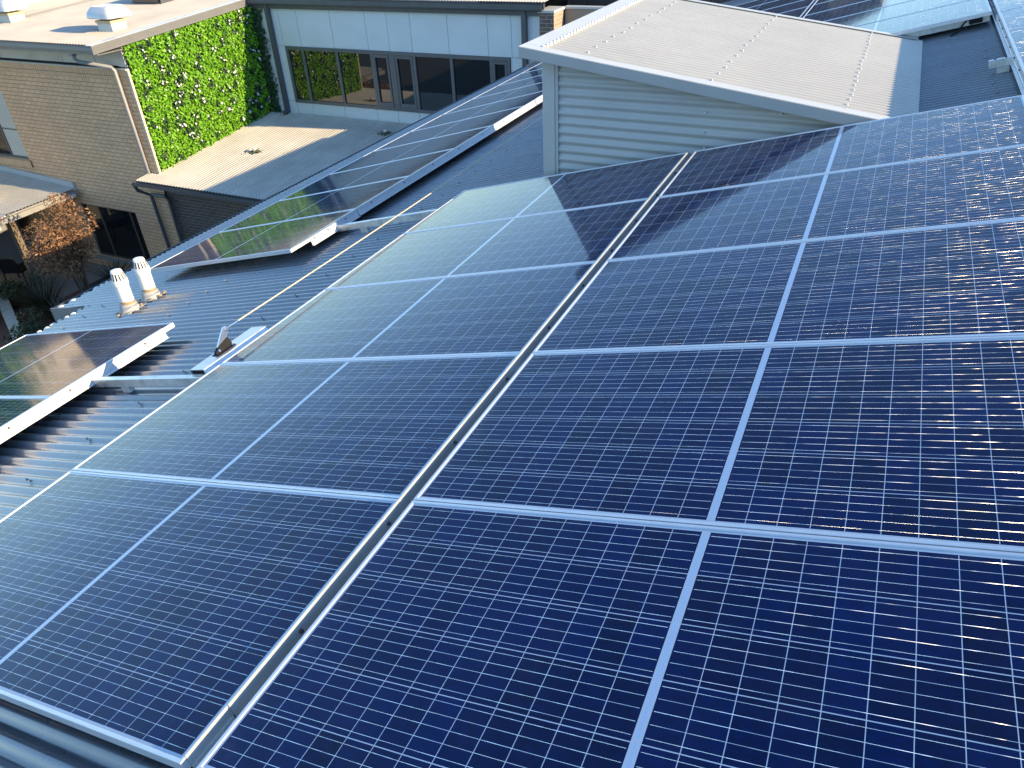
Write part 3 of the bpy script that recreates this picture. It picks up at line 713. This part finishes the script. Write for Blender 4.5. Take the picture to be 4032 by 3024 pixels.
# ------------------------------------------------------------------ green wall of artificial leaves
t = GWL = thing('green_wall', 'bright green wall of artificial leaves with small white flowers', 'green wall', (-15.0, 14.7, -3.9))
def leanz(y): return -4.18 + (y-11.9)*.0955
mb = MB(); mb.hexa([(BX+.001, 12.50, leanz(12.5)+.02), (BX+.03, 12.50, leanz(12.5)+.02), (BX+.03, 16.93, leanz(16.93)+.02), (BX+.001, 16.93, leanz(16.93)+.02),
                    (BX+.001, 12.50, broof(12.5)-.17), (BX+.03, 12.50, broof(12.5)-.17), (BX+.03, 16.93, broof(16.93)-.17), (BX+.001, 16.93, broof(16.93)-.17)])
mb.build('backing', mat('dark_green_mesh', (.012, .03, .008), .9), t)
lv = MB(); ld = MB(); fl = MB()
def patch(y, z): return math.sin(y*3.1+1.3*math.sin(z*2.3)) + math.sin(z*4.3+y*1.7) + .6*math.sin(y*9.1-z*7.7)
FLW = []
for i in range(95):
    y = random.uniform(12.6, 16.9); FLW.append((y, random.uniform(leanz(y)+.1, broof(y)-.25)))
for i in range(15000):
    y = random.uniform(12.47, 16.97); lo, hi = leanz(y)+.03, broof(y)-.19
    z = random.uniform(lo, hi)
    n = Vector((1, random.gauss(0, .65), random.gauss(.25, .65)))
    d = abs(random.gauss(0, .045)) + .035
    (ld if (min((y-a)**2 + (z-b)**2 for a, b in FLW) < .010*random.uniform(.3, 1.6) or random.random() < .05) else lv).leaf((BX+d, y, z), n, random.uniform(.055, .105), random.uniform(.40, .70), random.uniform(-.15, .25))
for y, z in FLW:
    for k in range(random.choice((1, 1, 2, 3))):
        fl.leaf((BX+.13, y+random.gauss(0, .05), z+random.gauss(0, .05)), (1, random.gauss(0, .4), random.gauss(.2, .4)), random.uniform(.05, .085), .8, .1)
lv.build('foliage', ivy_m, t); ld.build('dark_foliage', ivyd_m, t); fl.build('white_flowers', mat('white_petal', (.55, .58, .55), .6), t)
sv = MB()
for i in range(2600):                        # strip turning the corner onto the facade, shade painted in with dark leaves
    x = BX + abs(random.gauss(0, .20)) + .02; z = random.uniform(-3.72, -.95)
    if x > BX + .42 + .06*math.sin(z*6): continue
    sv.leaf((x, 16.93-abs(random.gauss(0, .04)), z), (random.gauss(0, .6), -1, random.gauss(.2, .6)), random.uniform(.05, .085), .6, .1)
sv.build('corner_foliage', ivyd_m, t)

# ------------------------------------------------------------------ roof ventilators on the brick building
def ventilator(label, x, y):
    z = broof(y); t = thing('roof_ventilator', label, 'roof vent', (x, y, z), 'roof vents on the brick building')
    MB().bbox(x-.24, x+.24, y-.22, y+.22, z-.03, z+.17, .006).build('base_box', flash_m, t)
    MB().bbox(x-.26, x+.26, y-.24, y+.24, z+.171, z+.225, .006).build('collar', tim_m, t)
    MB().bbox(x-.16, x+.16, y-.15, y+.15, z+.226, z+.31, .004).build('neck', tim_m, t)
    mb = MB(); k = 20; rows = []
    for h, sx in ((.275, .39), (.285, .41), (.37, .405), (.395, .39), (.50, .31), (.525, .28), (.53, .05)):
        rows.append([(x + sx*math.copysign(abs(math.cos(a))**.28, math.cos(a)), y + sx*.9*math.copysign(abs(math.sin(a))**.28, math.sin(a)), z+h) for a in [2*PI*i/28 for i in range(28)]])
    n = len(mb.v); mb.v = [p for r in rows for p in r]
    for i in range(len(rows)-1):
        for j in range(28): mb.f.append((i*28+j, i*28+(j+1) % 28, (i+1)*28+(j+1) % 28, (i+1)*28+j))
    mb.f.append(tuple(range(28))[::-1]); mb.f.append(tuple((len(rows)-1)*28+j for j in range(28)))
    mb.build('cap', ventcap_m, t, smooth=True)
ventilator('square roof vent with white domed cap near the brick building corner', -15.95, 13.10)
ventilator('roof vent cut off by the left picture edge on the pale roof', -20.15, 13.45)
t = thing('upper_storey', 'cream upper storey block behind the pale roof at the top left corner', 'building', (-21, 16, -.7))
MB().hexa([(-26, 14.7, -1.0), (-22, 14.7, -1.0), (-22, 18.0, -.8), (-26, 18.0, -.8), (-26, 14.7, 1.6), (-22, 14.7, 1.6), (-22, 18.0, 1.6), (-26, 18.0, 1.6)]).build('wall', cream_m, t)
t = thing('roof_unit', 'dark framed skylight box on the pale roof at the top edge', 'skylight', (-17.0, 17.6, -.6))
MB().bbox(-18.3, -17.2, 15.85, 16.6, -.80, -.40, .01).build('base_box', gut_m, t)
MB().bbox(-18.25, -17.25, 15.80, 15.84, -.70, -.45, .004).build('pane', win_m, t)

# ------------------------------------------------------------------ pale facade building at the back
t = FB = thing('facade_building', 'building with pale sheet facade and long dark framed window band', 'building', (-10.5, 16.95, GZ))
FY = 16.95; WZ0, WZ1, WXa, WXb = -3.38, -1.88, -14.11, -7.17
mb = MB()
js = [BX, -14.55, -14.16, -13.54, -12.43, -11.32, -10.65, -9.96, -8.87, -7.76, -7.12, -6.30]
for a, b in zip(js, js[1:]):
    mb.box(a+.005, b-.005, FY, FY+.012, -1.875 if WXa-.1 < (a+b)/2 < WXb else -1.875, -.93)
for a, b in ((BX, -14.55), (-14.55, WXa-.005), (WXb+.005, -6.30)): mb.box(a+.005, b-.005, FY, FY+.012, -3.35, -1.885)
js2 = [BX, -14.55, -14.11, -13.54, -12.43, -11.32, -10.63, -9.96, -8.87, -7.76, -7.12, -6.30]
for a, b in zip(js2, js2[1:]): mb.box(a+.005, b-.005, FY, FY+.012, -3.90, -3.385 if WXa-.01 < (a+b)/2 < WXb else -3.36)
mb.build('facade_sheets', clad_m, t)
mb = MB(); mb.box(BX-.01, -6.29, FY+.02, FY+.12, GZ, -.75); mb.build('wall', gut_m, t)
window(WXa, WXb, WZ0, WZ1, FY+.015, (-13.52, -12.37, -11.24, -9.93, -8.82, -7.69), win_m, frame_m, t, fw=.085, d=.05)
MB().box(-10.70, -10.52, FY-.036, FY+.010, WZ0+.086, WZ1-.086).build('door_post', frame_m, t)
for a, b in ((-11.19, -10.72), (-10.50, -9.98), (-7.64, -7.26)):
    mb = MB(); mb.box(a, a+.055, FY-.044, FY-.002, WZ0+.09, WZ1-.09); mb.box(b-.055, b, FY-.044, FY-.002, WZ0+.09, WZ1-.09)
    mb.box(a+.056, b-.056, FY-.044, FY-.002, WZ0+.09, WZ0+.20); mb.box(a+.056, b-.056, FY-.044, FY-.002, WZ1-.16, WZ1-.09)
    mb.build('sash_frame', frame_m, t)
mb = MB(); mb.prism([(0, 0), (0, -.13), (-.03, -.155), (-.11, -.155), (-.135, -.12), (-.135, -.01), (-.145, 0), (-.125, -.004), (-.120, -.11), (-.10, -.14), (-.03, -.14), (-.012, -.12), (-.010, 0)], (BX+.12, FY-.10, -.665), (-6.22, FY-.10, -.665), (0, 1, 0), (0, 0, 1))
mb.box(BX+.12, -6.25, FY-.098, FY+.02, -.93, -.68); mb.build('gutter', gut_m, t)
mb = MB(); mb.corr((BX+.14, FY-.13, -.635), Vector((0, 1, .05)).normalized(), (1, 0, 0), (0, -.05, 1), 3.2, 8.76, seg=8, amp=.011); mb.build('roof', shedroof_m, t, smooth=True)
MB().bbox(-14.50, -14.38, FY-.13, FY-.012, -3.66, -.82, .006).build('downpipe', gut_m, t)
MB().bbox(-14.50, -14.38, FY-.24, FY-.131, -3.70, -3.60, .006).build('downpipe_shoe', gut_m, t)
MB().bbox(-6.80, -6.68, FY-.13, FY-.012, -3.9, -.82, .006).build('downpipe', gut_m, t)
t = thing('brick_pier', 'small brick pier with pale cap beside the pale shed roof', 'pier', (-6.15, 17.1, -4))
mb = MB(); mb.quad((-6.33, 16.84, -4), (-5.97, 16.84, -4), (-5.97, 16.84, -.86), (-6.33, 16.84, -.86)); mb.quad((-6.33, 16.84, -4), (-6.33, 17.45, -4), (-6.33, 17.45, -.86), (-6.33, 16.84, -.86)); mb.build('shaft', pier_m, t)
MB().quad((-5.969, 16.84, -4), (-5.969, 17.45, -4), (-5.969, 17.45, -.86), (-5.969, 16.84, -.86)).build('sunlit_side', pier2_m, t)
MB().bbox(-6.36, -5.94, 16.80, 17.49, -.859, -.80, .006).build('cap', flash_m, t)
t = thing('parapet_wall', 'low tan parapet wall running right from the brick pier', 'wall', (-4, 17.6, -3))
MB().box(-5.96, .5, 17.5, 17.62, -4, -.85).build('wall_face', mat('tan_render', (.30, .26, .19), .8, 0, .06, 1.5), t)
MB().bbox(-5.96, .5, 17.46, 17.66, -.849, -.80, .004).build('coping', flash_m, t)
t = thing('brown_building', 'dark brown clad building behind everything at the top edge', 'building', (0, 21, GZ))
mb = MB()
for i in range(6): mb.box(-10.05+i*1.7+.008, -8.35+i*1.7-.008, 20.9, 20.93, GZ, 1.45)
mb.box(-10.05, .15, 20.94, 25, GZ, 1.43); mb.build('wall', brown_m, t)
MB().box(-.9, .25, 20.87, 20.895, -2, 1.0).build('tan_panel', mat('tan_panel_paint', (.26, .19, .12), .6), t)
window(-8.6, -7.15, -1.9, .3, 20.895, (-7.9,), win_m, frame_m, t)

# ------------------------------------------------------------------ lean-to between the buildings
t = thing('lean_to', 'lean-to with pale corrugated roof between green wall and main roof', 'lean-to', (-10.5, 14.4, GZ))
mb = MB(); al = Vector((0, 1, .0955)).normalized(); kk = math.sqrt(1+.0955**2)
mb.corr((-15.36, 11.9, -4.18), al, (1, 0, 0), Vector((0, -.0955, 1)).normalized(), 5.03*kk, 9.9, seg=8, pitch=.10, amp=.013, a1=lambda d: .46*kk if d < .275 else 5.03*kk)
mb.build('roof', mat('lean_to_roof_paint', (.52, .48, .41), .55, 0, .10, 1.4, dirt=.22, dscale=.9, trough_shade=(0, -10.5+15.36, .10, 0, .85)), t, smooth=True)
MB().prism([(0, 0), (0, -.10), (-.10, -.10), (-.10, -.01), (-.11, 0), (-.09, -.004), (-.09, -.09), (-.01, -.09), (-.01, 0)], (-15.40, 11.92, -4.20), (-5.5, 11.92, -4.20), (0, 1, 0), (0, 0, 1)).build('gutter', gut_m, t)
mb = MB(); mb.box(-15.36, -5.5, 11.925, 12.44, -4.33, -4.31); mb.build('soffit', gut_m, t)
MB().quad((-14.98, 12.45, GZ), (-5.5, 12.45, GZ), (-5.5, 12.45, -4.2), (-14.98, 12.45, -4.2)).build('brick_wall', darkbrick_m, t)
MB().box(-11.9, -11.2, 12.40, 12.445, -6.2, -5.6).build('wall_vent', dark_m, t)
mb = MB(); mb.tube([(-15.62, 11.98, -4.31), (-15.62, 12.05, -4.52), (-15.50, 12.30, -4.72), (-15.48, 12.32, GZ)], .045, 8)
mb.tube([(-15.50, 12.30, -4.70), (-14.98, 12.30, -4.70), (-14.94, 12.34, -4.8), (-14.94, 12.34, GZ)], .045, 8); mb.build('downpipe', gut_m, t)
for x, y in ((-13.45, 14.2), (-10.58, 16.15)):
    z = leanz(y); r = MB(); r.lathe([(.16, .004), (.12, .012), (.06, .02), (.05, .05), (.01, .055)], (x, y, z+.008), (0, -.09, 1), 6); o = r.build('pipe_flashing', mat('mossy_flashing', (.10, .11, .07), .8, 0, .4, 14), t)
    MB().lathe([(.045, .0), (.045, .05), (.02, .06)], (x, y, z+.055), n=10).build('pipe_stub', wht_m, o, smooth=True)
    r = MB()
    for k in range(26): r.leaf((x+random.gauss(0, .11), y+random.gauss(0, .09), z+.022), (random.gauss(0, .2), random.gauss(0, .2), 1), random.uniform(.05, .10), .6)
    r.build('moss', bush_m, o)

# ------------------------------------------------------------------ porch on the left
t = thing('porch', 'low porch with pale corrugated roof and wide grey gutter at left', 'porch', (-20, 10, GZ))
mb = MB(); mb.corr((-18.58, 6.0, -4.90), Vector((-1, 0, .055)).normalized(), (0, 1, 0), (.055, 0, 1), 7.0, 6.33, seg=8, pitch=.10, amp=.013); mb.build('roof', lean_m, t, smooth=True)
mb = MB(); mb.prism([(0, 0), (.0, -.15), (.13, -.15), (.13, -.02), (.145, 0), (.12, -.004), (.12, -.14), (.01, -.14), (.01, 0)], (-18.60, 6.0, -4.93), (-18.60, 12.33, -4.93), (1, 0, 0), (0, 0, 1)); mb.build('gutter', gut2_m, t)
MB().hexa([(-25, 12.335, -4.62), (-18.58, 12.335, -4.96), (-18.58, 12.395, -4.96), (-25, 12.395, -4.62), (-25, 12.335, -4.38), (-18.58, 12.335, -4.74), (-18.58, 12.395, -4.74), (-25, 12.395, -4.38)]).build('wall_flashing', flash_m, t)
mb = MB(); mb.box(-24.5, -21.3, 11.9, 12.0, GZ, -4.75); mb.box(-21.3, -21.2, 6.5, 11.95, GZ, -4.72); mb.build('pale_wall', mat('pale_grey_render', (.19, .19, .185), .8, 0, .05, 1.2), t)
MB().box(-18.95, -18.8, 10.4, 10.55, GZ, -4.96).build('post', post_m, t)
MB().tube([(-18.43, 8.2, -5.12), (-18.43, 9.75, -5.12)], .05, 10).build('drain_pipe', wht_m, t, smooth=True)
MB().tube([(-18.43, 9.82, -5.12), (-18.43, 9.92, -5.12)], .058, 10).build('drain_joint', wht_m, t, smooth=True)
MB().box(-18.53, -18.42, 11.95, 12.2, -5.07, -5.00).build('gutter_end', wht_m, t)
t = thing('flue_cowl', 'silver flue cowl with curved scoop on the porch roof at the left edge', 'flue', (-19.9, 10.75, -4.83))
MB().lathe([(.20, 0), (.13, .05), (.12, .09), (.125, .10), (.125, .18), (.12, .19), (.125, .20), (.125, .30)], (-19.9, 10.75, -4.83), n=24).build('flue_pipe', galv, t, smooth=True)
mb = MB(); mb.lathe([(.10, -.16), (.19, -.12), (.20, .0), (.17, .16), (.10, .26), (.02, .28)], (-19.9, 10.75, -4.42), (.75, .3, .35), 20); mb.build('cowl', galv, t, smooth=True)
t = thing('spirit_level', 'orange tool with white ends lying on the porch gutter', 'tool', (-18.53, 9.72, -4.92))
MB().bbox(-18.585, -18.485, 9.35, 10.10, -4.925, -4.888, .006).build('tool_body', mat('orange_plastic', (.75, .20, .03), .4), t)
for a, b in ((10.101, 10.24), (9.24, 9.349)): MB().bbox(-18.58, -18.49, a, b, -4.924, -4.891, .006).build('tool_end', wht_m, t)

# ------------------------------------------------------------------ courtyard furniture and planting
t = thing('patio_chair', 'dark woven outdoor chair in the shaded courtyard', 'chair', (-20.0, 10.75, GZ), None, Matrix.Rotation(math.radians(25), 4, 'Z'))
mb = MB(); mb.bbox(-.27, .27, -.26, .27, .40, .46, .01); mb.build('seat', black_m, t, local=True)
mb = MB(); mb.hexa([(-.27, -.30, .44), (.27, -.30, .44), (.27, -.255, .44), (-.27, -.255, .44), (-.27, -.42, .90), (.27, -.42, .90), (.27, -.385, .90), (-.27, -.385, .90)]); mb.build('backrest', black_m, t, local=True)
for sx in (-1, 1):
    MB().bbox(sx*.285-.022, sx*.285+.022, -.36, .26, .62, .66, .006).build('armrest', black_m, t, local=True)
    for y in (-.27, .24): MB().tube([(sx*.27, y, .42), (sx*.29, y*1.15, 0)], .020, 8).build('leg', black_m, t, local=True)
t = thing('patio_table', 'round outdoor table cut off by the left picture edge', 'table', (-21.75, 10.95, GZ))
MB().lathe([(.02, .70), (.50, .70), (.515, .715), (.50, .73), (.02, .732)], (-21.75, 10.95, GZ), n=32).build('table_top', mat('table_top', (.42, .40, .36), .4), t, smooth=True)
MB().lathe([(.25, 0), (.25, .02), (.04, .03), (.04, .70)], (-21.75, 10.95, GZ), n=16).build('pedestal', black_m, t, smooth=True)
def shrub(name, label, cat, c, r, n, m, size, stems, trunkm, group=None, sp=.45, nl=11):
    cx, cy, cz = c; t = thing(name, label, cat, (cx, cy, GZ), group)
    mb = MB(); lobes = [(Vector((random.gauss(0, sp)*r[0], random.gauss(0, sp)*r[1], random.gauss(.05, sp*.9)*r[2])), random.uniform(.38, .62)) for _ in range(nl)]
    for i in range(n):
        o, q = random.choice(lobes); d = Vector((random.gauss(0, 1), random.gauss(0, 1), random.gauss(0, 1))).normalized()
        k = q*(random.random()**.35)
        p = Vector((cx + o.x + d.x*r[0]*k, cy + o.y + d.y*r[1]*k, cz + o.z + d.z*r[2]*k))
        if p.z < GZ+.05: continue
        mb.leaf(p, d*.8 + Vector((random.gauss(0, .6), random.gauss(0, .6), random.gauss(.3, .6))), size*random.uniform(.6, 1.3), .42, random.uniform(-.1, .2))
    mb.build('crown', m, t)
    mb = MB()
    for i in range(stems):
        a = random.uniform(0, 2*PI); q = .55*math.sqrt(random.random())
        p1 = (cx+q*r[0]*math.cos(a), cy+q*r[1]*math.sin(a), cz+.2*r[2])
        mb.tube([(cx+.06*math.cos(a), cy+.06*math.sin(a), GZ), (cx+.4*(p1[0]-cx), cy+.4*(p1[1]-cy), GZ+.6*(p1[2]-GZ)), p1], [.035, .022, .008], 6)
    mb.build('trunk', trunkm, t); return t
bark_m = mat('bark', (.10, .07, .05), .85, 0, .3, 20, bump=.006)
shrub('copper_shrub', 'copper leaved shrub with a sunlit top in front of the brick wall', 'shrub', (-16.45, 10.2, -5.30), (1.02, .90, 1.0), 7500, red_m, .085, 9, bark_m, sp=.32, nl=18)
def flax(label, x, y, n, h, m):
    t = thing('flax_plant', label, 'plant', (x, y, GZ), 'dark strappy plants in the courtyard'); mb = MB()
    for i in range(n):
        a = random.uniform(0, 2*PI); ln = h*random.uniform(.6, 1.1); sp = random.uniform(.25, .75)*ln
        pts = []
        for k in range(6):
            u = k/5; pts.append(Vector((x + math.cos(a)*(.06+sp*u**1.5), y + math.sin(a)*(.06+sp*u**1.5), GZ + ln*(u - .28*u*u*sp/ln*1.6))))
        sd_ = Vector((-math.sin(a), math.cos(a), 0)); b = len(mb.v)
        for k, p in enumerate(pts):
            wd = .018*(1-.85*(k/5)**2); mb.v += [tuple(p - sd_*wd), tuple(p + sd_*wd)]
        for k in range(5): mb.f.append((b+2*k, b+2*k+1, b+2*k+3, b+2*k+2))
    mb.build('leaves', m, t)
flax('dark strappy plant with long arching leaves below the copper shrub', -17.3, 9.55, 190, 1.25, flax_m)
flax('dark strappy plant close to the roof eave beyond the vent pipes', -16.3, 9.3, 150, 1.0, flax_m)
flax('low dark strappy plant between copper shrub and brick wall', -17.0, 11.5, 120, .9, flax_m)
shrub('garden_bush', 'low dark leafy bush beside the block edging wall', 'bush', (-18.9, 9.75, -6.95), (.75, .6, .5), 1300, bush_m, .12, 4, bark_m, 'dark bushes in the courtyard')
shrub('garden_bush', 'dark leafy bush at the foot of the eave near the red paving', 'bush', (-16.1, 8.3, -6.95), (.8, .7, .45), 1300, bush_m, .11, 4, bark_m, 'dark bushes in the courtyard')
shrub('garden_bush', 'green bush in the corner outside the edging wall at left', 'bush', (-18.6, 8.35, -6.9), (.9, .5, .5), 1700, lawn_m, .10, 4, bark_m, 'dark bushes in the courtyard')
t = thing('edging_wall', 'low garden wall capped with pale blocks at the left picture edge', 'garden wall', (-17.7, 8.8, GZ))
ea, eb = Vector((-19.9, 9.95, 0)), Vector((-16.4, 8.15, 0)); ed = (eb-ea).normalized(); en_ = Vector((-ed.y, ed.x, 0))
mb = MB(); mb.hexa([tuple(ea - en_*.10 + Vector((0, 0, GZ))), tuple(eb - en_*.10 + Vector((0, 0, GZ))), tuple(eb + en_*.10 + Vector((0, 0, GZ))), tuple(ea + en_*.10 + Vector((0, 0, GZ)))] +
                   [tuple(ea - en_*.10 + Vector((0, 0, -6.99))), tuple(eb - en_*.10 + Vector((0, 0, -6.99))), tuple(eb + en_*.10 + Vector((0, 0, -6.99))), tuple(ea + en_*.10 + Vector((0, 0, -6.99)))])
mb.build('wall_face', mat('grey_block', (.30, .31, .33), .8, 0, .08, 4), t)
mb = MB(); L_ = (eb-ea).length; k = 0
while k*.31 < L_:
    a = ea + ed*(k*.31+.004); b = ea + ed*(k*.31+.302)
    q = [a-en_*.13, b-en_*.13, b+en_*.13, a+en_*.13]
    mb.hexa([tuple(v + Vector((0, 0, -6.989))) for v in q] + [tuple(v + Vector((0, 0, -6.90+random.uniform(-.003, .003)))) for v in q]); k += 1
mb.build('cap_blocks', mat('cream_block', (.52, .46, .36), .8, 0, .12, 5, bump=.002), t)

# ------------------------------------------------------------------ unseen house and tree, added for the left panels to mirror
t = thing('unseen_house', 'made-up cream walled house out of view, added for the left panels to mirror', 'house', (-29, 9, GZ))
MB().box(-33, -27.5, 11.3, 17, GZ, -.1).build('wall', cream_m, t)
MB().hexa([(-33.4, 10.9, -.099), (-27.1, 10.9, -.099), (-27.1, 17.4, -.099), (-33.4, 17.4, -.099), (-33.4, 10.9, .05), (-27.1, 10.9, .05), (-27.1, 17.4, .05), (-33.4, 17.4, .05)]).build('roof', lean_m, t)
shrub('unseen_tree', 'made-up green tree out of view, added for the left panels to mirror', 'tree', (-25.0, 9.5, -2.4), (1.8, 1.8, 2.5), 11000, leaf_mat('tree_leaf', (.05, .16, .012), (.13, .34, .03)), .20, 7, bark_m, sp=.36, nl=20)
